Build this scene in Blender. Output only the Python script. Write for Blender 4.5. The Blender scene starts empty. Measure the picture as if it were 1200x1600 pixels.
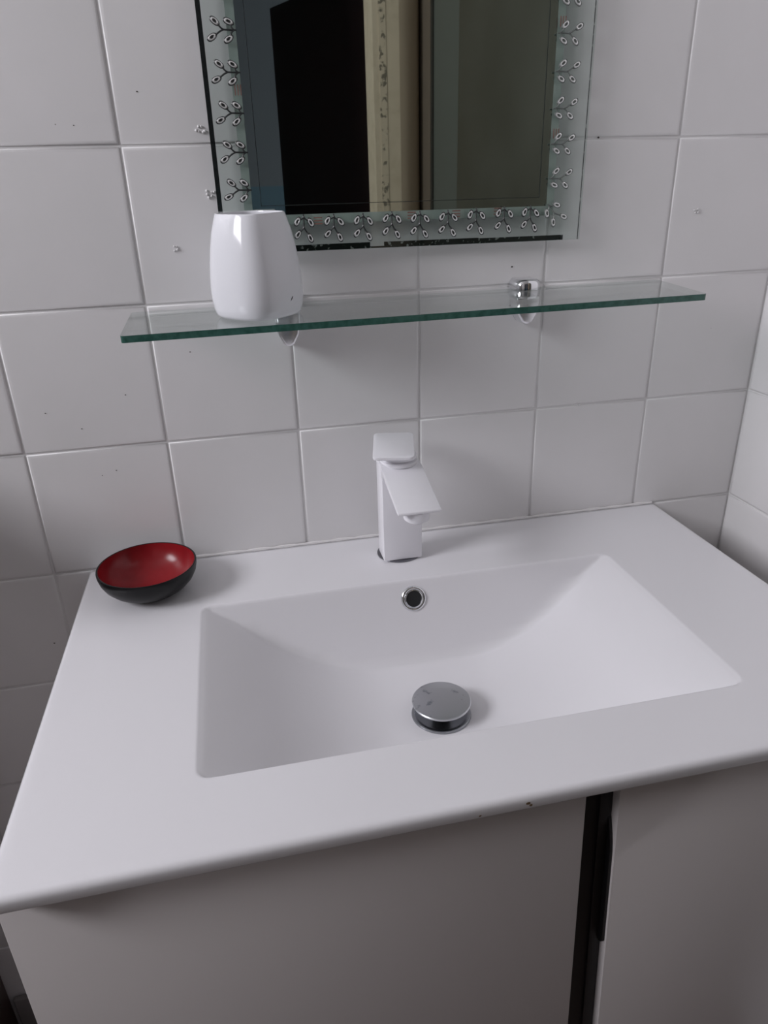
import bpy, bmesh, math, random
from mathutils import Matrix, Vector

random.seed(7)
S = bpy.context.scene
COL = S.collection
H = 0.80                       # counter top height above the floor; x right, y into the wall (wall face y = 0)
T = 0.152                      # wall tile pitch

# ---------------------------------------------------------------- camera
cam_d = bpy.data.cameras.new('camera')
cam = bpy.data.objects.new('camera', cam_d)
COL.objects.link(cam)
cam_d.sensor_fit = 'HORIZONTAL'
cam_d.sensor_width = 36.0
cam_d.lens = 1110.27 / 1200 * 36.0
cam_d.clip_start = 0.01
a, b, c = 1.1469, -0.2032, -0.0291
rot = Matrix.Rotation(b, 4, 'Z') @ Matrix.Rotation(a, 4, 'X') @ Matrix.Rotation(c, 4, 'Z')
cam.matrix_world = Matrix.Translation((0.2380, -0.8161, 0.4087 + H)) @ rot
S.camera = cam

# ---------------------------------------------------------------- world, daylight, exposure
w = bpy.data.worlds.new('world')
S.world = w
w.use_nodes = True
w.node_tree.nodes['Background'].inputs[0].default_value = (0.80, 0.86, 1.0, 1)
w.node_tree.nodes['Background'].inputs[1].default_value = 1.0
S.view_settings.view_transform = 'Standard'
S.view_settings.look = 'None'
S.view_settings.gamma = 1.0
S.view_settings.exposure = -0.15
S.view_settings.use_curve_mapping = False

ROOM_L, ROOM_F, ROOM_C = -1.40, -1.62, 2.75       # left wall, front wall, ceiling
WIN = (-1.10, -0.22, H + 0.80, H + 1.60)               # window opening: y0, y1, z0, z1


def area(name, loc, rot, sx, sy, power, col):
    d = bpy.data.lights.new(name, 'AREA')
    d.shape = 'RECTANGLE'
    d.size, d.size_y = sx, sy
    d.energy, d.color = power, col
    o = bpy.data.objects.new(name, d)
    o.location, o.rotation_euler = loc, rot
    COL.objects.link(o)
    return o


area('window_daylight', (ROOM_L - 0.145, (WIN[0] + WIN[1]) / 2, (WIN[2] + WIN[3]) / 2), (0, -math.pi / 2, 0),
     WIN[3] - WIN[2], WIN[1] - WIN[0], 45.0, (0.955, 0.945, 1.0))


# ---------------------------------------------------------------- materials
def mat(name, col, rough=0.5, metal=0.0, spec=0.5, bump=None, speck=None, vary=None, coat=0.0):
    m = bpy.data.materials.new(name)
    m.use_nodes = True
    nt = m.node_tree
    bs = nt.nodes['Principled BSDF']
    bs.inputs['Base Color'].default_value = (*col, 1)
    bs.inputs['Roughness'].default_value = rough
    bs.inputs['Metallic'].default_value = metal
    bs.inputs['Specular IOR Level'].default_value = spec
    bs.inputs['Coat Weight'].default_value = coat
    tc = nt.nodes.new('ShaderNodeTexCoord')
    geo = nt.nodes.new('ShaderNodeNewGeometry')
    out = None
    if vary:                                     # (scale, other colour, low, high)
        n = nt.nodes.new('ShaderNodeTexNoise')
        n.inputs['Scale'].default_value = vary[0]
        n.inputs['Detail'].default_value = 4
        nt.links.new(geo.outputs['Position'], n.inputs['Vector'])
        r = nt.nodes.new('ShaderNodeMapRange')
        r.inputs['From Min'].default_value, r.inputs['From Max'].default_value = vary[2], vary[3]
        nt.links.new(n.outputs['Fac'], r.inputs['Value'])
        mx = nt.nodes.new('ShaderNodeMix')
        mx.data_type = 'RGBA'
        mx.inputs['A'].default_value = (*col, 1)
        mx.inputs['B'].default_value = (*vary[1], 1)
        nt.links.new(r.outputs['Result'], mx.inputs['Factor'])
        out = mx.outputs['Result']
    if speck:                                    # (scale, colour, threshold)
        v = nt.nodes.new('ShaderNodeTexVoronoi')
        v.inputs['Scale'].default_value = speck[0]
        nt.links.new(geo.outputs['Position'], v.inputs['Vector'])
        n2 = nt.nodes.new('ShaderNodeTexNoise')
        n2.inputs['Scale'].default_value = speck[0] * 0.31
        nt.links.new(geo.outputs['Position'], n2.inputs['Vector'])
        ad = nt.nodes.new('ShaderNodeMath')
        ad.operation = 'ADD'
        nt.links.new(v.outputs['Distance'], ad.inputs[0])
        nt.links.new(n2.outputs['Fac'], ad.inputs[1])
        r2 = nt.nodes.new('ShaderNodeMapRange')
        r2.inputs['From Min'].default_value, r2.inputs['From Max'].default_value = speck[2], speck[2] + 0.03
        r2.inputs['To Min'].default_value, r2.inputs['To Max'].default_value = 1, 0
        nt.links.new(ad.outputs['Value'], r2.inputs['Value'])
        mx2 = nt.nodes.new('ShaderNodeMix')
        mx2.data_type = 'RGBA'
        mx2.inputs['A'].default_value = (*col, 1)
        mx2.inputs['B'].default_value = (*speck[1], 1)
        if out:
            nt.links.new(out, mx2.inputs['A'])
        nt.links.new(r2.outputs['Result'], mx2.inputs['Factor'])
        out = mx2.outputs['Result']
    if out:
        nt.links.new(out, bs.inputs['Base Color'])
    if bump:                                     # (scale, strength, distance)
        n = nt.nodes.new('ShaderNodeTexNoise')
        n.inputs['Scale'].default_value = bump[0]
        n.inputs['Detail'].default_value = 3
        nt.links.new(geo.outputs['Position'], n.inputs['Vector'])
        bp = nt.nodes.new('ShaderNodeBump')
        bp.inputs['Strength'].default_value = bump[1]
        bp.inputs['Distance'].default_value = bump[2]
        nt.links.new(n.outputs['Fac'], bp.inputs['Height'])
        nt.links.new(bp.outputs['Normal'], bs.inputs['Normal'])
    return m


def glass_mat(name, tint, gloss_rough=0.02):
    """thin clear glass: see-through tint plus a Fresnel sheen"""
    m = bpy.data.materials.new(name)
    m.use_nodes = True
    nt = m.node_tree
    nt.nodes.remove(nt.nodes['Principled BSDF'])
    o = nt.nodes['Material Output']
    tr = nt.nodes.new('ShaderNodeBsdfTransparent')
    tr.inputs['Color'].default_value = (*tint, 1)
    gl = nt.nodes.new('ShaderNodeBsdfGlossy')
    gl.inputs['Roughness'].default_value = gloss_rough
    lw = nt.nodes.new('ShaderNodeLayerWeight')      # Schlick sheen, the same from both sides of the sheet
    lw.inputs['Blend'].default_value = 0.5
    pw = nt.nodes.new('ShaderNodeMath')
    pw.operation = 'POWER'
    pw.inputs[1].default_value = 5.0
    nt.links.new(lw.outputs['Facing'], pw.inputs[0])
    fr = nt.nodes.new('ShaderNodeMath')
    fr.operation = 'MULTIPLY_ADD'
    fr.inputs[1].default_value, fr.inputs[2].default_value = 0.94, 0.04
    nt.links.new(pw.outputs[0], fr.inputs[0])
    mx = nt.nodes.new('ShaderNodeMixShader')
    nt.links.new(fr.outputs[0], mx.inputs[0])
    nt.links.new(tr.outputs[0], mx.inputs[1])
    nt.links.new(gl.outputs[0], mx.inputs[2])
    nt.links.new(mx.outputs[0], o.inputs['Surface'])
    return m


PAINT = mat('white_tile_paint', (0.80, 0.785, 0.79), 0.38, bump=(38, 0.25, 0.0006), speck=(75, (0.25, 0.23, 0.22), 0.325),
            vary=(9, (0.765, 0.755, 0.755), 0.35, 0.75))
GROUT = mat('painted_grout', (0.76, 0.75, 0.75), 0.5, bump=(120, 0.3, 0.0005))
BLEM = mat('chipped_paint', (0.80, 0.79, 0.79), 0.45)
CERAMIC = mat('white_ceramic', (0.81, 0.80, 0.825), 0.22, bump=(6, 0.03, 0.001), speck=(60, (0.45, 0.42, 0.40), 0.262))
SEAL = mat('white_sealant', (0.80, 0.78, 0.78), 0.45)
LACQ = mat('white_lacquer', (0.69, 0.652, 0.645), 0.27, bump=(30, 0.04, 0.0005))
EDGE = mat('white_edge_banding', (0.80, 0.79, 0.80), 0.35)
BLACK = mat('black_plastic', (0.006, 0.006, 0.007), 0.45)
TAPW = mat('satin_white_enamel', (0.86, 0.85, 0.885), 0.28)
CHROME = mat('chrome', (0.78, 0.79, 0.81), 0.10, metal=1.0)
WORN = mat('worn_chrome', (0.60, 0.61, 0.63), 0.30, metal=1.0, vary=(95, (0.34, 0.36, 0.40), 0.62, 0.70))
DARKHOLE = mat('painted_hole_shade', (0.012, 0.012, 0.014), 0.5)
CUPW = mat('glazed_porcelain', (0.78, 0.785, 0.82), 0.12)
BOWLO = mat('black_lacquer', (0.006, 0.006, 0.0065), 0.34, spec=0.28)
BOWLI = mat('red_lacquer', (0.285, 0.012, 0.017), 0.25, spec=0.35, vary=(22, (0.21, 0.009, 0.013), 0.4, 0.7))
SILVER = mat('mirror_silver', (0.84, 0.845, 0.835), 0.01, metal=1.0)
CLEAR = glass_mat('clear_glass', (0.905, 0.94, 0.925))
SHELFG = glass_mat('shelf_glass', (0.958, 0.986, 0.975), 0.04)
GREENEDGE = mat('green_glass_edge', (0.050, 0.135, 0.110), 0.22, vary=(160, (0.030, 0.095, 0.075), 0.4, 0.65))
CLAMPM = mat('worn_chrome_clamp', (0.84, 0.84, 0.86), 0.27, metal=0.85)
FROST = mat('frosted_band', (0.50, 0.545, 0.52), 0.4, vary=(60, (0.40, 0.45, 0.43), 0.4, 0.7))
BLACKEDGE = mat('black_edge_backing', (0.008, 0.012, 0.012), 0.35, vary=(230, (0.34, 0.35, 0.34), 0.60, 0.64))
STEM = mat('dark_stem', (0.022, 0.024, 0.024), 0.35)
LEAFS = mat('silver_leaf', (0.86, 0.87, 0.86), 0.25, metal=0.55)
TICK = mat('red_brown_tick', (0.22, 0.11, 0.09), 0.5)  # flat colour of the small red-brown bars on the mirror
BROWNW = mat('dark_brown_wood', (0.055, 0.030, 0.025), 0.45, vary=(14, (0.035, 0.018, 0.015), 0.4, 0.7))
DOORW = mat('dark_brown_door', (0.022, 0.007, 0.007), 0.5)
OLIVE = mat('olive_panel', (0.064, 0.057, 0.041), 0.5, vary=(5, (0.080, 0.073, 0.056), 0.4, 0.65))
GREYG = mat('grey_green_paint', (0.105, 0.108, 0.094), 0.5)
DARKTRIM = mat('dark_trim', (0.028, 0.025, 0.021), 0.5)
CREAM = mat('cream_paint', (0.70, 0.56, 0.415), 0.6, vary=(30, (0.61, 0.485, 0.35), 0.45, 0.7))
BROWNP = mat('brown_paint', (0.20, 0.145, 0.11), 0.55)
FLAKE = mat('stained_cream_paint', (0.66, 0.53, 0.39), 0.7, vary=(70, (0.20, 0.165, 0.12), 0.52, 0.60))
WALLW = mat('pale_wall_paint', (0.40, 0.385, 0.375), 0.6)
CEIL = mat('ceiling_paint', (0.42, 0.41, 0.40), 0.7)
FLOORM = mat('brown_floor_tile', (0.16, 0.115, 0.10), 0.4, vary=(4, (0.13, 0.092, 0.08), 0.4, 0.7))
HALL = mat('hall_grey_paint', (0.50, 0.50, 0.53), 0.7)
HALLB = mat('hall_blue_paint', (0.34, 0.50, 0.60), 0.6)
FRAMEW = mat('window_frame_white', (0.75, 0.75, 0.75), 0.4)
GREYPIPE = mat('grey_plastic', (0.30, 0.28, 0.28), 0.45)


# ---------------------------------------------------------------- builders
def link(name, bm, m, parent=None, smooth=False, angle=None):
    me = bpy.data.meshes.new(name)
    bm.normal_update()
    bm.to_mesh(me)
    bm.free()
    for x in (m if isinstance(m, (list, tuple)) else [m]):
        me.materials.append(x)
    if smooth:
        me.polygons.foreach_set('use_smooth', [True] * len(me.polygons))
        if angle:
            try:
                me.set_sharp_from_angle(angle=math.radians(angle))
            except Exception:
                pass
    o = bpy.data.objects.new(name, me)
    COL.objects.link(o)
    if parent:
        o.parent = parent
        o.matrix_parent_inverse = parent.matrix_world.inverted() if parent.type != 'EMPTY' else Matrix.Translation(-parent.location)
    return o


def thing(name, label, cat, loc):
    o = bpy.data.objects.new(name, None)
    o.location = loc
    o.empty_display_size = 0.05
    COL.objects.link(o)
    o['label'], o['category'] = label, cat
    return o


def tag(o, label, cat):
    o['label'], o['category'] = label, cat
    return o


def struct(o):
    o['kind'] = 'structure'
    return o


def box(bm, x0, x1, y0, y1, z0, z1, bev=0.0, seg=2, f=None):
    vs = [bm.verts.new((x, y, z)) for x in (x0, x1) for y in (y0, y1) for z in (z0, z1)]
    idx = ((0, 1, 3, 2), (4, 6, 7, 5), (0, 4, 5, 1), (2, 3, 7, 6), (0, 2, 6, 4), (1, 5, 7, 3))
    fs = [bm.faces.new([vs[i] for i in q]) for q in idx]
    if bev:
        es = list({e for q in fs for e in q.edges})
        bmesh.ops.bevel(bm, geom=es, offset=bev, segments=seg, affect='EDGES', profile=0.5)
    return vs


def boxo(name, m, parent, *d, bev=0.0, seg=2):
    bm = bmesh.new()
    box(bm, *d, bev=bev, seg=seg)
    return link(name, bm, m, parent, smooth=bev > 0, angle=50)


def lathe(bm, prof, n=64, cx=0, cy=0, close=False, mi=0):
    rings = []
    for r, z in prof:
        if r < 1e-6:
            rings.append([bm.verts.new((cx, cy, z))])
        else:
            rings.append([bm.verts.new((cx + r * math.cos(2 * math.pi * k / n), cy + r * math.sin(2 * math.pi * k / n), z)) for k in range(n)])
    for A, B in zip(rings[:-1], rings[1:]):
        for k in range(n):
            j = (k + 1) % n
            if len(A) == 1 and len(B) == 1:
                continue
            if len(A) == 1:
                f = bm.faces.new((A[0], B[j], B[k]))
            elif len(B) == 1:
                f = bm.faces.new((A[k], A[j], B[0]))
            else:
                f = bm.faces.new((A[k], A[j], B[j], B[k]))
            f.material_index = mi


def prism(bm, pts, axis, d0, d1, bev=0.0, seg=2):
    """polygon pts (u, v) swept along axis from d0 to d1"""
    def P(u, v, d):
        return {'x': (d, u, v), 'y': (u, d, v), 'z': (u, v, d)}[axis]
    A = [bm.verts.new(P(u, v, d0)) for u, v in pts]
    B = [bm.verts.new(P(u, v, d1)) for u, v in pts]
    fs = [bm.faces.new(A[::-1]), bm.faces.new(B)]
    n = len(pts)
    for k in range(n):
        j = (k + 1) % n
        fs.append(bm.faces.new((A[k], A[j], B[j], B[k])))
    bmesh.ops.recalc_face_normals(bm, faces=fs)
    if bev:
        es = list({e for q in fs for e in q.edges})
        bmesh.ops.bevel(bm, geom=es, offset=bev, segments=seg, affect='EDGES', profile=0.5, clamp_overlap=True)


def tube(bm, pts, r, n=6, mi=0):
    rings = []
    for i, p in enumerate(pts):
        p = Vector(p)
        d = (Vector(pts[min(i + 1, len(pts) - 1)]) - Vector(pts[max(i - 1, 0)])).normalized()
        u = d.orthogonal().normalized()
        if abs(d.y) < 0.99:
            u = Vector((0, 1, 0)).cross(d).normalized()
        v = d.cross(u)
        rr = r[i] if isinstance(r, (list, tuple)) else r
        rings.append([bm.verts.new(p + (u * math.cos(2 * math.pi * k / n) + v * math.sin(2 * math.pi * k / n)) * rr) for k in range(n)])
    for A, B in zip(rings[:-1], rings[1:]):
        for k in range(n):
            j = (k + 1) % n
            bm.faces.new((A[k], A[j], B[j], B[k])).material_index = mi
    bm.faces.new(rings[0][::-1]).material_index = mi
    bm.faces.new(rings[-1]).material_index = mi


# ---------------------------------------------------------------- room shell
G = 0.0014                                          # grout lies this far behind the tile faces
wall_back = struct(boxo('wall_back', [GROUT], None, ROOM_L - 0.15, 1.06, G, 0.12, 0, ROOM_C))
wall_right = struct(boxo('wall_right', [GROUT], None, 0.912 + G, 1.06, ROOM_F - 0.12, G, 0, ROOM_C))

COLS = [-5, -4, -3, -2, -1, 0.0, 1.010, 2.008, 2.988, 3.993, 5.007, 6.0]
ROWS = [-5.26, -4.03, -3.02, -2.015, -1.003, 0.0, 1.0, 2.005, 3.0, 4.0, 5.0, 6.0]
tile_cache = {}


def tile_mesh(wd, ht):
    key = (round(wd, 4), round(ht, 4))
    if key in tile_cache:
        return tile_cache[key]
    bm = bmesh.new()
    g = 0.0011
    prof = [(g, 0.0030), (g + 0.0003, 0.0006), (g + 0.0016, 0.00012), (g + 0.0042, 0.0)]
    rings = []
    for ins, dep in prof:
        rings.append([bm.verts.new((x, dep, z)) for x, z in ((ins, ins), (wd - ins, ins), (wd - ins, ht - ins), (ins, ht - ins))])
    for A, B in zip(rings[:-1], rings[1:]):
        for k in range(4):
            j = (k + 1) % 4
            bm.faces.new((A[k], A[j], B[j], B[k]))
    bm.faces.new(rings[-1])
    me = bpy.data.meshes.new('tile')
    bm.normal_update()
    bm.to_mesh(me)
    bm.free()
    me.materials.append(PAINT)
    me.polygons.foreach_set('use_smooth', [True] * len(me.polygons))
    tile_cache[key] = me
    return me


def add_tile(parent, wd, ht, loc, rz=0.0):
    o = bpy.data.objects.new('tile', tile_mesh(wd, ht))
    o.location = loc
    o.rotation_euler = (random.uniform(-1, 1) * 0.0016, 0, rz + random.uniform(-1, 1) * 0.0016)
    o.parent = parent
    COL.objects.link(o)
    return o


for i in range(len(COLS) - 1):
    for j in range(len(ROWS) - 1):
        if ROWS[j] < -1.5 and 0.5 < COLS[i] < 4.9:
            continue                                # behind the vanity
        add_tile(wall_back, (COLS[i + 1] - COLS[i]) * T, (ROWS[j + 1] - ROWS[j]) * T, (COLS[i] * T, 0, H + ROWS[j] * T))
for k in range(4):                                  # the side wall's tiles run towards the viewer from the corner
    for j in range(len(ROWS) - 1):
        add_tile(wall_right, T, (ROWS[j + 1] - ROWS[j]) * T, (0.912, -k * T, H + ROWS[j] * T), -math.pi / 2)


def blemish(x, z, r, n, seed):
    rnd = random.Random(seed)
    bm = bmesh.new()
    for k in range(n):
        an = 2 * math.pi * k / n + rnd.uniform(-.4, .4)
        d = r * rnd.uniform(0.45, 0.9)
        p0 = Vector((x + math.cos(an) * d * 0.55, -0.0002, z + math.sin(an) * d * 0.55))
        p1 = Vector((x + math.cos(an) * d * 1.1, -0.0004, z + math.sin(an) * d * 1.1))
        tube(bm, [p0, (p0 + p1) / 2 + Vector((0, -0.0005, 0)), p1], [r * .12, r * .24, r * .1], 6)
    return link('paint_blemish', bm, BLEM, wall_back, smooth=True)


for q in ((0.2322, 0.4688, 0.0062, 6, 1), (0.2342, 0.4109, 0.0062, 6, 2), (0.7953, 0.3773, 0.0048, 6, 3),
          (0.1931, 0.3603, 0.0046, 5, 4), (0.6643, 0.1527, 0.0032, 4, 5)):
    blemish(q[0], q[1] + H, *q[2:])
SPECK = mat('dark_speck', (0.07, 0.06, 0.055), 0.7)
for x, z, r in ((0.5659, 0.3250, 0.0012), (0.6607, 0.4566, 0.0014), (0.0312, 0.1970, 0.0009), (0.0651, 0.1763, 0.0008), (0.0766, 0.1192, 0.0007),
                (0.1174, 0.2106, 0.0008), (0.1929, 0.2527, 0.0008), (0.0928, 0.1237, 0.0008), (0.1771, 0.5018, 0.0009), (0.1144, 0.4739, 0.0007), (-0.0193, -0.0952, 0.0012)):
    bm = bmesh.new()
    lathe(bm, [(0, 0.0005), (r * 0.7, 0.0004), (r, 0.0)], 8)
    bmesh.ops.transform(bm, matrix=Matrix.Translation((x, -0.0001, H + z)) @ Matrix.Rotation(math.pi / 2, 4, 'X') @ Matrix.Diagonal((1, 0.7, 1, 1)), verts=bm.verts)
    link('paint_speck', bm, SPECK, wall_back)

floor = struct(boxo('floor', [FLOORM], None, -1.55, 1.9, -3.6, 0.12, -0.1, 0.0))
ceiling = struct(boxo('ceiling', [CEIL], None, -1.55, 1.9, -3.6, 0.12, ROOM_C, ROOM_C + 0.1))
# left wall around its window
bm = bmesh.new()
box(bm, ROOM_L - 0.15, ROOM_L, ROOM_F - 0.12, WIN[0], 0, ROOM_C)
box(bm, ROOM_L - 0.15, ROOM_L, WIN[1], G, 0, ROOM_C)
box(bm, ROOM_L - 0.15, ROOM_L, WIN[0], WIN[1], 0, WIN[2])
box(bm, ROOM_L - 0.15, ROOM_L, WIN[0], WIN[1], WIN[3], ROOM_C)
struct(link('wall_left', bm, WALLW))
struct(boxo('baseboard_back', [GREYPIPE], None, -0.207, 0.0405, -0.010, -0.0005, 0.0, 0.078, bev=0.003))
bm = bmesh.new()
fw = 0.035
box(bm, ROOM_L - 0.10, ROOM_L - 0.06, WIN[0], WIN[0] + fw, WIN[2], WIN[3])
box(bm, ROOM_L - 0.10, ROOM_L - 0.06, WIN[1] - fw, WIN[1], WIN[2], WIN[3])
box(bm, ROOM_L - 0.10, ROOM_L - 0.06, WIN[0] + fw, WIN[1] - fw, WIN[2], WIN[2] + fw)
box(bm, ROOM_L - 0.10, ROOM_L - 0.06, WIN[0] + fw, WIN[1] - fw, WIN[3] - fw, WIN[3])
struct(link('window_1', bm, FRAMEW))
# front wall (behind the viewer) with a doorway
OPL, OPR = -0.06, 0.742
bm = bmesh.new()
box(bm, ROOM_L - 0.15, OPL, ROOM_F - 0.12, ROOM_F, 0, ROOM_C)
box(bm, OPL, OPR, ROOM_F - 0.12, ROOM_F, 2.05, ROOM_C)
wall_front = struct(link('wall_front', bm, mat('grey_front_wall', (0.23, 0.215, 0.205), 0.6)))
struct(boxo('trim_1', [CREAM], None, OPR, 0.822, ROOM_F - 0.12, ROOM_F, 0, 2.6))
bm = bmesh.new()
arc = [(0.822 + 0.078 * math.cos(math.radians(t)), ROOM_F - 0.078 + 0.078 * math.sin(math.radians(t))) for t in range(0, 91, 10)]
prism(bm, [(0.822, ROOM_F - .12), (0.900, ROOM_F - .12)] + arc, 'z', 0, 2.6)
struct(link('trim_2', bm, mat('tan_paint', (0.50, 0.385, 0.28), 0.6), smooth=True, angle=30))
bm = bmesh.new()
box(bm, 0.760, 0.782, ROOM_F - 0.001, ROOM_F + 0.0012, 1.05, 1.95)
struct(link('trim_3', bm, FLAKE))
# side wall beyond the tiles
struct(boxo('trim_8', [mat('deep_brown_paint', (0.15, 0.112, 0.085), 0.6)], None, 0.900, 0.912 + G, ROOM_F - 0.12, -1.548, 0, 2.6))
struct(boxo('trim_4', [DARKTRIM], None, 0.897, 0.912, -1.548, -1.526, 0, 2.6))
struct(boxo('trim_5', [GREYG], None, 0.902, 0.912 + G, -1.526, -1.235, 0, 2.6))
d1 = struct(boxo('door_1', [OLIVE], None, 0.882, 0.9115, -1.235, -0.635, 0.01, 2.02, bev=0.004))
# hall beyond the doorway
struct(boxo('wall_hall', [HALL], None, -0.7, 1.9, -3.6, -3.5, 1.25, ROOM_C))
struct(boxo('trim_6', [HALLB], None, -0.7, 1.9, -3.6, -3.5, 0, 1.25))
struct(boxo('wall_hall_left', [HALL], None, -0.8, -0.7, -3.6, ROOM_F - 0.12, 0, ROOM_C))
struct(boxo('wall_hall_right', [HALL], None, 1.8, 1.9, -3.6, ROOM_F - 0.12, 0, ROOM_C))
# dark door leaf standing ajar in the hall
bm = bmesh.new()
P0, P1 = Vector((0.585, -2.97)), Vector((0.883, -2.31))
dd = (P1 - P0).normalized()
nn = Vector((dd.y, -dd.x)) * 0.02
prism(bm, [tuple(P0 - nn), tuple(P1 - nn), tuple(P1 + nn), tuple(P0 + nn)], 'z', 0.006, 1.95)
struct(link('door_2', bm, DOORW))

# ---------------------------------------------------------------- washbasin: one ceramic slab with a moulded bowl
X0, X1, Y0 = 0.0400, 0.7940, -0.4550
BX0, BX1, BY0, BY1 = 0.1745, 0.6545, -0.3790, -0.1215
BCX, BHW, BD = 0.4145, 0.2400, 0.0890


def smin(p, q, k):
    h = max(k - abs(p - q), 0.0) / k
    return min(p, q) - h * h * k * 0.25


PROF = [(0.0, 1.0), (0.14, 0.995), (0.27, 0.968), (0.40, 0.888), (0.52, 0.775), (0.663, 0.575), (0.80, 0.320), (0.90, 0.148), (1.0, 0.0), (1.2, -0.26), (2.5, -1.2)]


def side_profile(u):
    for k in range(len(PROF) - 1):
        if u <= PROF[k + 1][0]:
            break
    (x0, y0), (x1, y1) = PROF[k], PROF[k + 1]
    xm, ym = PROF[k - 1] if k else (-PROF[1][0], PROF[1][1])
    xp, yp = PROF[k + 2] if k + 2 < len(PROF) else (2 * x1 - x0, 2 * y1 - y0)
    h = x1 - x0
    m0, m1 = (y1 - ym) / (x1 - xm) * h, (yp - y0) / (xp - x0) * h
    t = (u - x0) / h
    return (2 * t ** 3 - 3 * t * t + 1) * y0 + (t ** 3 - 2 * t * t + t) * m0 + (3 * t * t - 2 * t ** 3) * y1 + (t ** 3 - t * t) * m1


def depth(x, y):
    u = abs(x - BCX) / BHW
    f = BD * side_profile(u)
    # inside distance of the rounded outline
    r = 0.012
    qx, qy = abs(x - BCX) - (BX1 - BX0) / 2 + r, abs(y - (BY0 + BY1) / 2) - (BY1 - BY0) / 2 + r
    sd = -(math.hypot(max(qx, 0), max(qy, 0)) + min(max(qx, qy), 0) - r)
    back = (BY1 - y) / 0.43
    front = (y - BY0) / 0.20
    d = smin(smin(f, back, 0.004), front, 0.016)
    d = smin(d, sd * 2.2, 0.004)
    return d - 0.00012 if d > 0 else d


def top_z(x, y):
    d = depth(x, y)
    k = 0.0028
    if d < -k:
        return 0.0
    return -(max(d, 0.0) + (max(k - abs(d), 0.0) / k) ** 2 * k * 0.25)


def grid_lines(lo, hi, cuts, coarse, fine, reach):
    out, x = [lo], lo
    while x < hi - 1e-9:
        near = min(abs(x - q) for q in cuts)
        st = fine if near < reach else coarse
        x = min(x + st, hi)
        if hi - x < st * 0.4:
            x = hi
        out.append(x)
    return out


er = 0.0055
xs = grid_lines(X0 + er, X1 - er, (BX0, BX1), 0.006, 0.0014, 0.012)
ys = grid_lines(Y0 + er, -0.0015, (BY0, BY1), 0.006, 0.0014, 0.012)
bm = bmesh.new()
V = [[bm.verts.new((x, y, H + top_z(x, y))) for x in xs] for y in ys]
for j in range(len(ys) - 1):
    for i in range(len(xs) - 1):
        bm.faces.new((V[j][i], V[j][i + 1], V[j + 1][i + 1], V[j + 1][i]))
nx, ny = len(xs), len(ys)
per = [(i, 0) for i in range(nx)] + [(nx - 1, j) for j in range(1, ny)] + [(i, ny - 1) for i in range(nx - 2, -1, -1)] + [(0, j) for j in range(ny - 2, 0, -1)]
prev = [V[j][i] for i, j in per]
steps = [(er * math.sin(t), -er * (1 - math.cos(t))) for t in (math.pi / 10 * k for k in range(1, 6))]
steps += [(er, -0.0115), (er - 0.0006, -0.0128), (er - 0.002, -0.0135), (-0.012, -0.0135)]
for off, dz in steps:
    cur = []
    for i, j in per:
        sx = -1 if i == 0 else (1 if i == nx - 1 else 0)
        sy = -1 if j == 0 else 0
        p = V[j][i].co
        cur.append(bm.verts.new((p.x + sx * off, p.y + sy * off, H + dz)))
    n = len(per)
    for k in range(n):
        m_ = (k + 1) % n
        bm.faces.new((prev[k], cur[k], cur[m_], prev[m_]))
    prev = cur
bmesh.ops.recalc_face_normals(bm, faces=bm.faces[:])
if V[0][0].link_faces[0].normal.z < 0:
    pass
basin = link('washbasin', bm, CERAMIC, None, smooth=True)
tag(basin, 'white ceramic vanity top with a moulded rectangular basin', 'sink')


def add_part(name, bm, m, parent, smooth=True, angle=40):
    return link(name, bm, m, parent, smooth, angle)


# sealant bead along the wall
bm = bmesh.new()
pts = []
for k in range(60):
    x = 0.165 + (0.789 - 0.165) * k / 59
    pts.append((x, -0.0012, H + 0.0012))
tube(bm, pts, [0.0021 + 0.0006 * math.sin(k * 1.9) for k in range(60)], 8)
add_part('sealant_bead', bm, SEAL, basin)
# overflow ring in the back slope
nrm = Vector((0, -1, 0.43)).normalized()
oc = Vector((0.4110, -0.1310, H - 0.0205))
R = nrm.to_track_quat('Z', 'Y').to_matrix().to_4x4()
bm = bmesh.new()
lathe(bm, [(0.0148, -0.003), (0.0148, 0.0004), (0.0138, 0.0018), (0.0120, 0.0022), (0.0106, 0.0012), (0.0104, 0.0024), (0.0094, 0.0027), (0.0088, 0.0016), (0.0086, -0.006)], 48)
bmesh.ops.transform(bm, matrix=Matrix.Translation(oc) @ R, verts=bm.verts)
ov = add_part('overflow_ring', bm, CHROME, basin, angle=60)
bm = bmesh.new()
lathe(bm, [(0.0089, 0.0012), (0.004, 0.0008), (0, 0.0007)], 32)
bmesh.ops.transform(bm, matrix=Matrix.Translation(oc) @ R, verts=bm.verts)
hole = add_part('overflow_shade_disc', bm, DARKHOLE, basin)  # near-black disc painted in for the shade inside the overflow hole
# tiny chip on the front edge
CLAY = mat('exposed_clay', (0.17, 0.11, 0.06), 0.8)
for k, (cx, cz, s) in enumerate(((0.4147, -0.0068, 0.0022), (0.4172, -0.0092, 0.0018), (0.3775, -0.0098, 0.0012))):
    bm = bmesh.new()
    pp = []
    rnd = random.Random(k)
    for q in range(7):
        an = q / 7 * 2 * math.pi
        rr = s * rnd.uniform(0.5, 1.1)
        pp.append((cx + rr * math.cos(an), H + cz + rr * 0.7 * math.sin(an)))
    prism(bm, pp, 'y', Y0 - 0.00015, Y0 + 0.0006)
    ch = add_part('edge_chip', bm, CLAY, basin, smooth=False)
    ch['label'] = 'small brown chip on the front edge'

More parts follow.
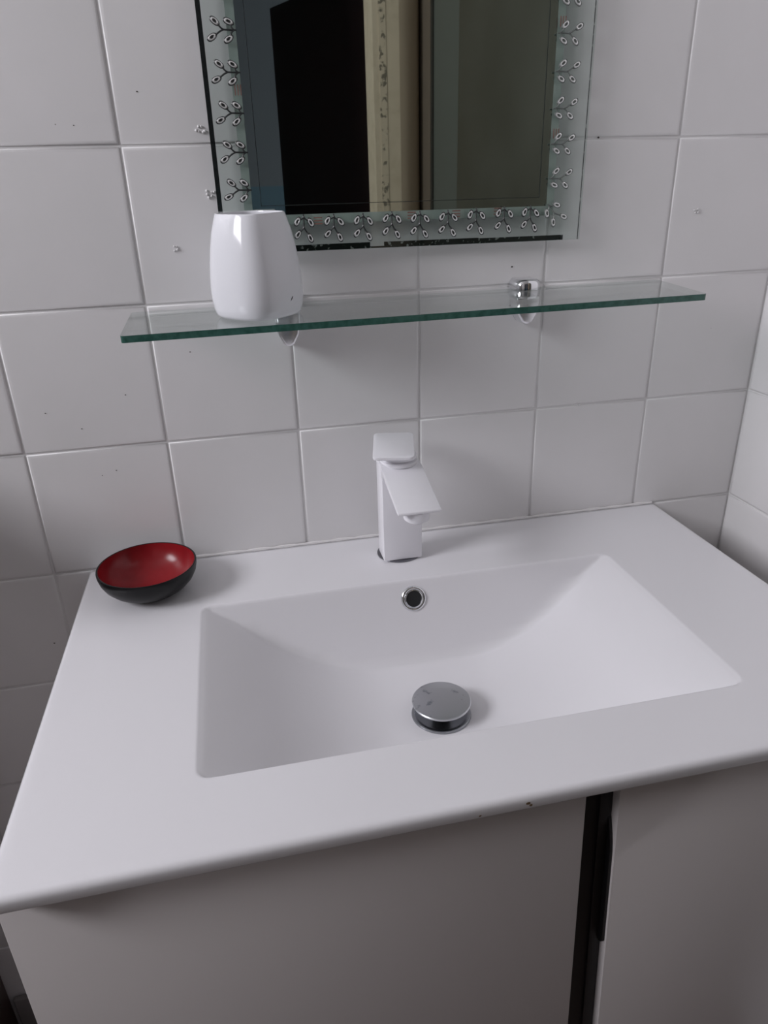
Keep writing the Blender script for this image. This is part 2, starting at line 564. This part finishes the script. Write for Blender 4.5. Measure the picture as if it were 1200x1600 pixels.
# ---------------------------------------------------------------- pop-up drain stopper
DX, DY = 0.4090, -0.2515
st = thing('drain_stopper', 'round chrome pop-up drain stopper in the basin floor', 'drain', (DX, DY, H - 0.0890))
fz = H - 0.0868
bm = bmesh.new()
lathe(bm, [(0.0, fz - 0.0012), (0.012, fz - 0.0012), (0.022, fz - 0.0006), (0.026, fz + 0.0004), (0.0295, fz + 0.0008), (0.0306, fz + 0.0002), (0.0311, fz - 0.0016)], 64, DX, DY)
add_part('flange', bm, mat('dull_chrome', (0.34, 0.35, 0.37), 0.25, metal=1.0), st)
bm = bmesh.new()
lathe(bm, [(0.0125, fz - 0.0011), (0.0125, fz + 0.0004), (0.0085, fz + 0.0012), (0.0085, H - 0.0740), (0.0, H - 0.0740)], 32, DX, DY)
add_part('stem', bm, BLACK, st)
bm = bmesh.new()
zc = H - 0.0705
lathe(bm, [(0.0, zc - 0.0040), (0.0255, zc - 0.0040), (0.0288, zc - 0.0036), (0.0303, zc - 0.0024), (0.0305, zc - 0.0012), (0.0298, zc - 0.0002), (0.0285, zc), (0.015, zc + 0.0006), (0.0, zc + 0.0008)], 72, DX, DY)
add_part('cap', bm, WORN, st)

# ---------------------------------------------------------------- vanity cabinet
CF, CB = -0.4400, -0.0040
vc = thing('vanity_cabinet', 'white two-door vanity cabinet under the washbasin', 'cabinet', (0.417, -0.22, 0))
ZT = H - 0.0180
SL = 0.038                                            # both leaves hang slightly out of plumb
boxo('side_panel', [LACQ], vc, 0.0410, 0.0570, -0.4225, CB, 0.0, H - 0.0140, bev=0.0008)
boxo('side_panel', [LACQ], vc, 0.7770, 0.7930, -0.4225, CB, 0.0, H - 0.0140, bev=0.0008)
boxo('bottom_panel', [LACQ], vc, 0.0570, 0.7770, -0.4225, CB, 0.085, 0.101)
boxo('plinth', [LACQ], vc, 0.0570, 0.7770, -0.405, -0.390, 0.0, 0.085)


def leaf_door(xl_top, xr_top, sl, sr):
    bm = bmesh.new()
    zb = 0.09
    dz = ZT - zb
    prism(bm, [(xl_top, ZT), (xl_top + sl * dz, zb), (xr_top + sr * dz, zb), (xr_top, ZT)], 'y', CF, CF + 0.0165, bev=0.0011, seg=2)
    o = link('door', bm, LACQ, vc, smooth=True, angle=40)
    return o


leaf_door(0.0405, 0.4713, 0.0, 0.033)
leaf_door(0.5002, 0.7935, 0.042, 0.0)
# black channel between the leaves, with a rib and the grip
bm = bmesh.new()
dz = ZT - 0.09
for x0, x1, y0, y1 in ((0.468, 0.5000, -0.4305, -0.4230), (0.4875, 0.4890, -0.4330, -0.4305)):
    q = []
    for zz, sh in ((ZT, 0.0), (0.09, 0.042 * dz)):
        q.append([bm.verts.new((x + sh, y, zz)) for x, y in ((x0, y0), (x1, y0), (x1, y1), (x0, y1))])
    for k in range(4):
        j = (k + 1) % 4
        bm.faces.new((q[0][k], q[1][k], q[1][j], q[0][j]))
    bm.faces.new(q[0])
    bm.faces.new(q[1][::-1])
chn = add_part('handle_channel', bm, BLACK, vc, smooth=False)
chn['label'] = 'black channel between the two white doors'
pts = [(-0.4300, -0.066), (-0.4312, -0.070), (-0.4328, -0.076), (-0.4346, -0.083), (-0.4362, -0.092), (-0.4371, -0.102), (-0.4373, -0.115),
       (-0.4375, -0.216), (-0.4360, -0.2185), (-0.4325, -0.2225), (-0.4300, -0.2225)]
bm = bmesh.new()
A = [bm.verts.new((0.4975 + 0.042 * (-0.018 - z), y, H + z)) for y, z in pts]
B = [bm.verts.new((0.5004 + 0.042 * (-0.018 - z), y, H + z)) for y, z in pts]
bm.faces.new(A)
bm.faces.new(B[::-1])
for k in range(len(pts)):
    j = (k + 1) % len(pts)
    bm.faces.new((A[k], B[k], B[j], A[j]))
gr = add_part('handle', bm, BLACK, vc, smooth=False)
gr['label'] = 'black grip on the right door edge'

# ---------------------------------------------------------------- basin tap
TX, TY = 0.4125, -0.0535
tp = thing('basin_tap', 'white square-bodied mixer tap with a flat lever', 'faucet', (TX, TY, H))
bm = bmesh.new()
lathe(bm, [(0.0, H + 0.0002), (0.0268, H + 0.0002), (0.0268, H + 0.0018), (0.0255, H + 0.0026), (0.0, H + 0.0026)], 48, TX, TY)
bp_ = add_part('base_ring', bm, mat('dark_chrome', (0.20, 0.20, 0.22), 0.2, metal=1.0), tp)
bp_['label'] = 'dark metal ring under the white tap body'
hw = 0.0235
# body and spout share one side outline (y, z), swept across x
bm = bmesh.new()
prism(bm, [(TY + 0.0075, H + 0.0026), (TY - hw, H + 0.0026), (TY - hw, H + 0.1190), (TY - hw + 0.002, H + 0.1235), (TY + 0.0075, H + 0.1262)], 'x', TX - hw, TX + hw, bev=0.0014, seg=2)
add_part('body', bm, TAPW, tp)
bm = bmesh.new()
prism(bm, [(TY - hw + 0.004, H + 0.1236), (-0.1575, H + 0.1010), (-0.1580, H + 0.0978), (-0.1500, H + 0.0978), (TY - hw - 0.006, H + 0.1135), (TY - hw + 0.004, H + 0.1080)],
      'x', TX - hw - 0.0002, TX + hw + 0.0002, bev=0.0011, seg=2)
add_part('spout', bm, TAPW, tp)
bm = bmesh.new()
lathe(bm, [(0.0, -0.0105), (0.0105, -0.0105), (0.0110, -0.0080), (0.0140, -0.0075), (0.0142, 0.0), (0.0142, 0.004), (0.0, 0.004)], 40)
bmesh.ops.transform(bm, matrix=Matrix.Translation((TX, -0.1420, H + 0.0945)) @ Matrix.Rotation(0.10, 4, 'X'), verts=bm.verts)
add_part('aerator', bm, TAPW, tp)
bm = bmesh.new()
lathe(bm, [(0.0, 0.1238), (0.0218, 0.1238), (0.0221, 0.1262), (0.0213, 0.1280), (0.0176, 0.1290), (0.0170, 0.1296), (0.0176, 0.1302), (0.0202, 0.1306), (0.0206, 0.1345), (0.0, 0.1440)], 56)
bmesh.ops.transform(bm, matrix=Matrix.Translation((TX + 0.0005, TY - 0.0078, H - 0.0020)), verts=bm.verts)
add_part('neck', bm, TAPW, tp)
# lever plate: rounded outline, tilted up towards the wall and turned a little
bm = bmesh.new()
out = []
L0, L1, rr = -0.0345, 0.0300, 0.006
for cx, cy, a0 in ((hw - rr, L1 - rr, 0), (-hw + rr, L1 - rr, 90), (-hw + rr, L0 + rr, 180), (hw - rr, L0 + rr, 270)):
    for k in range(6):
        an = math.radians(a0 + 18 * k)
        out.append((cx + rr * math.cos(an), cy + rr * math.sin(an)))
prism(bm, out, 'z', 0, 0.0042, bev=0.0009, seg=2)
bmesh.ops.transform(bm, matrix=Matrix.Translation((TX - 0.0045, TY - 0.0035, H + 0.1396)) @ Matrix.Rotation(math.radians(-13), 4, 'Z') @ Matrix.Rotation(math.radians(7.5), 4, 'X'), verts=bm.verts)
add_part('lever', bm, TAPW, tp)

# ---------------------------------------------------------------- lacquer bowl
bx, by, br, bh = 0.1182, -0.0715, 0.0540, 0.0355
bw = thing('bowl', 'small round bowl, black outside and red inside, beside the basin', 'bowl', (bx, by, H))
o_prof = [(0.0, 0.0012), (0.0180, 0.0012), (0.0195, 0.0), (0.0225, 0.0), (0.0270, 0.0014), (0.0345, 0.0048), (0.0425, 0.0102), (0.0488, 0.0170), (0.0525, 0.0240), (0.0541, 0.0305), (0.0543, 0.0342), (0.0540, 0.0352), (0.0532, 0.0356), (0.0522, 0.0351)]
bm = bmesh.new()
lathe(bm, [(r, H + z) for r, z in o_prof], 80, bx, by)
add_part('shell', bm, BOWLO, bw)
i_prof = [(0.0522, 0.0351), (0.0519, 0.0338), (0.0512, 0.0300), (0.0492, 0.0240), (0.0452, 0.0175), (0.0390, 0.0118), (0.0305, 0.0075), (0.0200, 0.0048), (0.0100, 0.0037), (0.0, 0.0034)]
bm = bmesh.new()
lathe(bm, [(r, H + z) for r, z in i_prof], 80, bx, by)
li = add_part('lining', bm, BOWLI, bw)
li['label'] = 'glossy dark red inside of the bowl'

# ---------------------------------------------------------------- glass shelf
SH = dict(bl=(0.1390, 0.2990), br=(0.7520, 0.3024), fr=(0.7370, 0.3006), fl=(0.1400, 0.2950))
SY0, SY1, ST = -0.1255, -0.0040, 0.0064
sh = thing('glass_shelf', 'long clear glass shelf with green edges on two wall clamps', 'shelf', (0.44, -0.06, H + 0.29))
tv = [(SH['bl'][0], SY1, H + SH['bl'][1]), (SH['br'][0], SY1, H + SH['br'][1]), (SH['fr'][0], SY0, H + SH['fr'][1]), (SH['fl'][0], SY0, H + SH['fl'][1])]
bm = bmesh.new()
TVs = [bm.verts.new(p) for p in tv]
BVs = [bm.verts.new((p[0], p[1], p[2] - ST)) for p in tv]
bm.faces.new(TVs[::-1])
bm.faces.new(BVs)
for k in range(4):
    j = (k + 1) % 4
    f = bm.faces.new((TVs[k], TVs[j], BVs[j], BVs[k]))
    f.material_index = 0
bmesh.ops.recalc_face_normals(bm, faces=bm.faces[:])
bmesh.ops.bevel(bm, geom=[e for e in bm.edges if abs(e.verts[0].co.z - e.verts[1].co.z) > ST * 0.9], offset=0.004, segments=4, affect='EDGES', profile=0.5)
bm.normal_update()
for f in bm.faces:
    f.material_index = 1 if abs(f.normal.z) < 0.5 and f.normal.y < -0.15 else 0
link('pane', bm, [SHELFG, GREENEDGE], sh)


def shelf_z(x, y):
    t = (x - 0.14) / 0.6
    zb = SH['bl'][1] + (SH['br'][1] - SH['bl'][1]) * t
    zf = SH['fl'][1] + (SH['fr'][1] - SH['fl'][1]) * t
    s = (y - SY1) / (SY0 - SY1)
    return zb + (zf - zb) * s


def clamp(cx, first):
    zt = H + shelf_z(cx, -0.018)
    cl = bpy.data.objects.new('clamp', None)
    # upper jaw: chamfered block
    bm = bmesh.new()
    wv, yb, cut = 0.0150, (-0.0290 if first else -0.0200), 0.0075
    pl = [(-wv, -0.0005), (-wv, yb + cut), (-wv + cut, yb), (wv - cut, yb), (wv, yb + cut), (wv, -0.0005)]
    levels = [(1.0, 0.0002), (1.0, 0.0062), (0.93, 0.0090), (0.78, 0.0112), (0.70, 0.0116)]
    rings_ = [[bm.verts.new((cx + px_ * sc, -0.0005 + (py_ + 0.0005) * (sc * 0.5 + 0.5 if sc < 1 else 1) , zt + dz_)) for px_, py_ in pl] for sc, dz_ in levels]
    for A, B in zip(rings_[:-1], rings_[1:]):
        for k in range(6):
            j_ = (k + 1) % 6
            bm.faces.new((A[k], A[j_], B[j_], B[k]))
    bm.faces.new(rings_[0][::-1])
    bm.faces.new(rings_[-1])
    bmesh.ops.recalc_face_normals(bm, faces=bm.faces[:])
    jaw = link('clamp', bm, CHROME, sh, smooth=True, angle=50)
    # lower jaw: tongue narrowing downwards
    bm = bmesh.new()
    zb = zt - ST - 0.0004
    ex = 1.0 if first else 1.16
    tg = [(-0.0145, 0.0), (0.0145, 0.0), (0.0140, -0.010), (0.0115, -0.021), (0.0060, -0.030), (0.0, -0.0325), (-0.0060, -0.030), (-0.0115, -0.021), (-0.0140, -0.010)]
    prism(bm, [(cx + u, zb + v * ex) for u, v in tg], 'y', -0.0260, -0.0005, bev=0.0032, seg=3)
    low = link('clamp_tongue', bm, CLAMPM, jaw, smooth=True, angle=50)
    return jaw


clamp(0.5778, True)
clamp(0.3010, False)

# ---------------------------------------------------------------- porcelain cup on the shelf
ux, uy = 0.2700, -0.0680
uz = H + shelf_z(ux, uy) + 0.0009
cu = thing('cup', 'white porcelain tumbler standing on the glass shelf', 'cup', (ux, uy, uz))


def cup_ring(bm, hwid, z, n=72, e=3.1, tilt=0.0):
    k = hwid / 2 ** (0.5 - 1 / e)
    vs = []
    for q in range(n):
        t = 2 * math.pi * q / n
        r = k / (abs(math.cos(t)) ** e + abs(math.sin(t)) ** e) ** (1 / e)
        an = t + math.radians(43)
        vs.append(bm.verts.new((ux + r * math.cos(an), uy + r * math.sin(an), z)))
    return vs


prof = [(0.0370, 0.0000), (0.0400, 0.0006), (0.0424, 0.0034), (0.0440, 0.0090), (0.0450, 0.0170), (0.0452, 0.0260), (0.0446, 0.0380), (0.0433, 0.0500), (0.0412, 0.0640), (0.0383, 0.0780), (0.0350, 0.0890), (0.0334, 0.0938),
        (0.0327, 0.0950), (0.0317, 0.0950), (0.0311, 0.0938), (0.0330, 0.0860), (0.0385, 0.0660), (0.0418, 0.0420), (0.0425, 0.0200), (0.0410, 0.0080), (0.0300, 0.0045)]
bm = bmesh.new()
rings = [cup_ring(bm, r, uz + z) for r, z in prof]
for A, B in zip(rings[:-1], rings[1:]):
    for k in range(72):
        j = (k + 1) % 72
        bm.faces.new((A[k], A[j], B[j], B[k]))
bm.faces.new(rings[0][::-1])
bm.faces.new(rings[-1])
bmesh.ops.recalc_face_normals(bm, faces=bm.faces[:])
add_part('body', bm, CUPW, cu, angle=60)
bm = bmesh.new()
d_ = Vector((math.cos(math.radians(-47)), math.sin(math.radians(-47)), 0))
t_ = Vector((-d_.y, d_.x, 0))
cpos = Vector((ux, uy, uz + 0.0170)) + d_ * 0.0393 + t_ * 0.0055
tube(bm, [cpos - t_ * 0.0016 - Vector((0, 0, 0.0020)), cpos, cpos + t_ * 0.0018 + Vector((0, 0, 0.0022))], [0.0003, 0.0009, 0.0007], 6)
fl = add_part('fleck', bm, BLACK, cu)
fl['label'] = 'tiny black fleck near the base'

# the shelf dips a little towards the room, and the cup with it
cu.rotation_euler = (math.atan((shelf_z(ux, uy + .01) - shelf_z(ux, uy - .01)) / .02), -math.atan((shelf_z(ux + .01, uy) - shelf_z(ux - .01, uy)) / .02), 0)

# ---------------------------------------------------------------- mirror with a clear printed border
MX0, MX1, MZ0, MZ1 = 0.2403, 0.6395, H + 0.3530, H + 0.9530
SX0, SX1, SZ0, SZ1 = 0.2752, 0.5985, H + 0.3890, H + 0.9170
MF, MB = -0.0160, -0.0120
mi = thing('mirror', 'frameless wall mirror with a clear border of silver leaf sprigs', 'mirror', (0.44, -0.008, MZ0))
boxo('pane', [CLEAR], mi, MX0, MX1, MF, MB, MZ0, MZ1)
boxo('silvering', [SILVER], mi, SX0, SX1, MB + 0.0001, MB + 0.0006, SZ0, SZ1)
boxo('backing_board', [mat('backing_board', (0.30, 0.30, 0.29), 0.7)], mi, SX0 + 0.03, SX1 - 0.03, MB + 0.0006, -0.0003, SZ0 + 0.03, SZ1 - 0.03)
bm = bmesh.new()
box(bm, SX0 - 0.0085, SX0, MB + 0.0001, MB + 0.0005, SZ0 - 0.0098, SZ1 + 0.0098)
box(bm, SX1, SX1 + 0.0085, MB + 0.0001, MB + 0.0005, SZ0 - 0.0098, SZ1 + 0.0098)
box(bm, SX0, SX1, MB + 0.0001, MB + 0.0005, SZ0 - 0.0098, SZ0)
box(bm, SX0, SX1, MB + 0.0001, MB + 0.0005, SZ1, SZ1 + 0.0098)
add_part('frosted_band', bm, FROST, mi, smooth=False)
bm = bmesh.new()
box(bm, MX0, MX0 + 0.0046, MB + 0.0001, MB + 0.0006, MZ0, MZ1)
add_part('black_edge', bm, BLACK, mi, smooth=False)
bm = bmesh.new()
for xa, xb, zt in ((MX0 + 0.0046, 0.3970, 0.0060), (0.3970, 0.4125, 0.0016), (0.4125, 0.5200, 0.0058), (0.5200, 0.6210, 0.0052)):
    box(bm, xa, xb, MB + 0.0001, MB + 0.0006, MZ0, MZ0 + zt)
be = add_part('black_edge', bm, BLACKEDGE, mi, smooth=False)
be['label'] = 'chipped black strip along the lower edge'
bm = bmesh.new()
box(bm, MX1 - 0.0009, MX1, MB + 0.0001, MB + 0.0006, MZ0, MZ1)
add_part('black_edge', bm, BLACKEDGE, mi, smooth=False)
bm = bmesh.new()
e0, e1, lw = 0.0088, 0.0094, 0.0006
box(bm, SX0 + e0, SX0 + e1, MB - 0.0003, MB + 0.00008, SZ0 + e0, SZ1 - e0)
box(bm, SX1 - e1, SX1 - e0, MB - 0.0003, MB + 0.00008, SZ0 + e0, SZ1 - e0)
box(bm, SX0 + e1, SX1 - e1, MB - 0.0003, MB + 0.00008, SZ0 + e0, SZ0 + e1)
box(bm, SX0 + e1, SX1 - e1, MB - 0.0003, MB + 0.00008, SZ1 - e1, SZ1 - e0)
add_part('etched_line', bm, mat('etched_groove', (0.03, 0.035, 0.035), 0.4), mi, smooth=False)

# sprig: a dark forked stem and four silver leaves, drawn with 'out' = -z, 'side' = +x
leafpos = [(-0.0066, -0.0062, 28), (0.0072, -0.0075, -36), (-0.0068, -0.0188, 40), (0.0058, -0.0226, -28)]   # x, z, lean


def stem_mesh():
    bm = bmesh.new()
    y = -0.0004

    def bez(p0, p1, p2, n=5):
        return [((1 - t) ** 2 * p0[0] + 2 * t * (1 - t) * p1[0] + t * t * p2[0], y, (1 - t) ** 2 * p0[1] + 2 * t * (1 - t) * p1[1] + t * t * p2[1]) for t in [k / n for k in range(n + 1)]]
    for p in (bez((0, 0.0005), (0.0001, -0.005), (-0.0002, -0.0115)), bez((-0.0002, -0.0115), (-0.001, -0.014), (-0.0050, -0.0165)),
              bez((-0.0002, -0.0115), (0.001, -0.0155), (0.0046, -0.0195)), bez((0.0001, -0.0015), (-0.001, -0.0042), (-0.0042, -0.0045)), bez((0.0001, -0.0015), (0.0012, -0.0045), (0.0046, -0.0056))):
        tube(bm, p, 0.00078, 4)
    me = bpy.data.meshes.new('sprig')
    bm.to_mesh(me)
    bm.free()
    me.materials.append(STEM)
    return me


def leaf_mesh():
    bm = bmesh.new()
    L, W = 0.0054, 0.0029
    n = 12

    def ring(s, y):
        vs = []
        for k in range(n):
            t = 2 * math.pi * k / n
            vs.append(bm.verts.new((W * s * math.sin(t) * (1 - 0.10 * math.cos(t)), y, L * s * math.copysign(abs(math.cos(t)) ** 0.85, math.cos(t)))))
        return vs
    rs = [ring(1.0, 0.0), ring(0.97, -0.0005), ring(0.76, -0.0006), ring(0.62, -0.0013), ring(0.42, -0.0011), ring(0.30, -0.0005)]
    mats = [1, 1, 0, 0, 1]
    for A, B, m_ in zip(rs[:-1], rs[1:], mats):
        for k in range(n):
            j = (k + 1) % n
            bm.faces.new((A[k], A[j], B[j], B[k])).material_index = m_
    bm.faces.new(rs[-1]).material_index = 1
    bmesh.ops.recalc_face_normals(bm, faces=bm.faces[:])
    me = bpy.data.meshes.new('leaf')
    bm.to_mesh(me)
    bm.free()
    me.materials.append(LEAFS)
    me.materials.append(STEM)
    me.polygons.foreach_set('use_smooth', [True] * len(me.polygons))
    return me


SM, LM = stem_mesh(), leaf_mesh()
PALE = mat('pale_sheen_stem', (0.13, 0.145, 0.135), 0.4)  # lighter copy for the right side: the reflection is put into the colour
SM2, LM2 = SM.copy(), LM.copy()
SM2.materials[0] = PALE
LM2.materials[1] = PALE
inv = Matrix.Translation(-mi.location)


def sprig(x, z, ang, pale=False):
    o = bpy.data.objects.new('sprig', SM2 if pale else SM)
    COL.objects.link(o)
    o.parent = mi
    o.matrix_parent_inverse = inv
    o.matrix_basis = Matrix.Translation((x, MF - 0.0001, z)) @ Matrix.Rotation(math.radians(ang), 4, 'Y')
    for lx, lz, lean in leafpos:
        l = bpy.data.objects.new('leaf', LM2 if pale else LM)
        COL.objects.link(l)
        l.parent = o
        l.matrix_basis = Matrix.Translation((lx, 0, lz)) @ Matrix.Rotation(math.radians(lean + random.uniform(-6, 6)), 4, 'Y')


for x, z in ((0.3264, 0.3885), (0.3580, 0.3882), (0.3894, 0.3878), (0.4207, 0.3886), (0.4516, 0.3880), (0.4831, 0.3882), (0.5150, 0.3892), (0.5474, 0.3898), (0.5780, 0.3898), (0.2950, 0.3885)):
    sprig(x, H + z, 0)
for k in range(7):
    sprig(0.2752, H + 0.4134 + 0.0340 * k, 90)
for k in range(6):
    sprig(0.5980, H + 0.4165 + 0.0335 * k, -90, True)
sprig(0.5985, H + 0.3905, -42, True)


def ticks(x, z, horiz, n=3):
    bm = bmesh.new()
    for k in range(n):
        if horiz:
            box(bm, x - 0.0045, x + 0.0045, MF - 0.0003, MF - 0.00002, z + k * 0.0029 - 0.0006, z + k * 0.0029 + 0.0006)
        else:
            box(bm, x + k * 0.0027 - 0.0005, x + k * 0.0027 + 0.0005, MF - 0.0003, MF - 0.00002, z - 0.0046, z + 0.0046)
    add_part('tick_marks', bm, TICK, mi, smooth=False)


ticks(0.2690, H + 0.5010, False)
ticks(0.3415, H + 0.3795, True)
ticks(0.4425, H + 0.3815, True)
ticks(0.4925, H + 0.3815, True)
ticks(0.5400, H + 0.3825, True)
ticks(0.6000, H + 0.5605, False)
ticks(0.6000, H + 0.4600, False)


# ---------------------------------------------------------------- at the far left, beside the vanity
wc = thing('wooden_cabinet', 'dark brown wooden cabinet side in the shadow left of the vanity', 'cabinet', (-0.45, -0.17, 0))
boxo('body', [BROWNW], wc, -0.61, -0.212, -0.17, -0.004, 0.0, H + 0.20, bev=0.003)
boxo('top', [BROWNW], wc, -0.615, -0.208, -0.175, -0.003, H + 0.20, H + 0.222, bev=0.004)
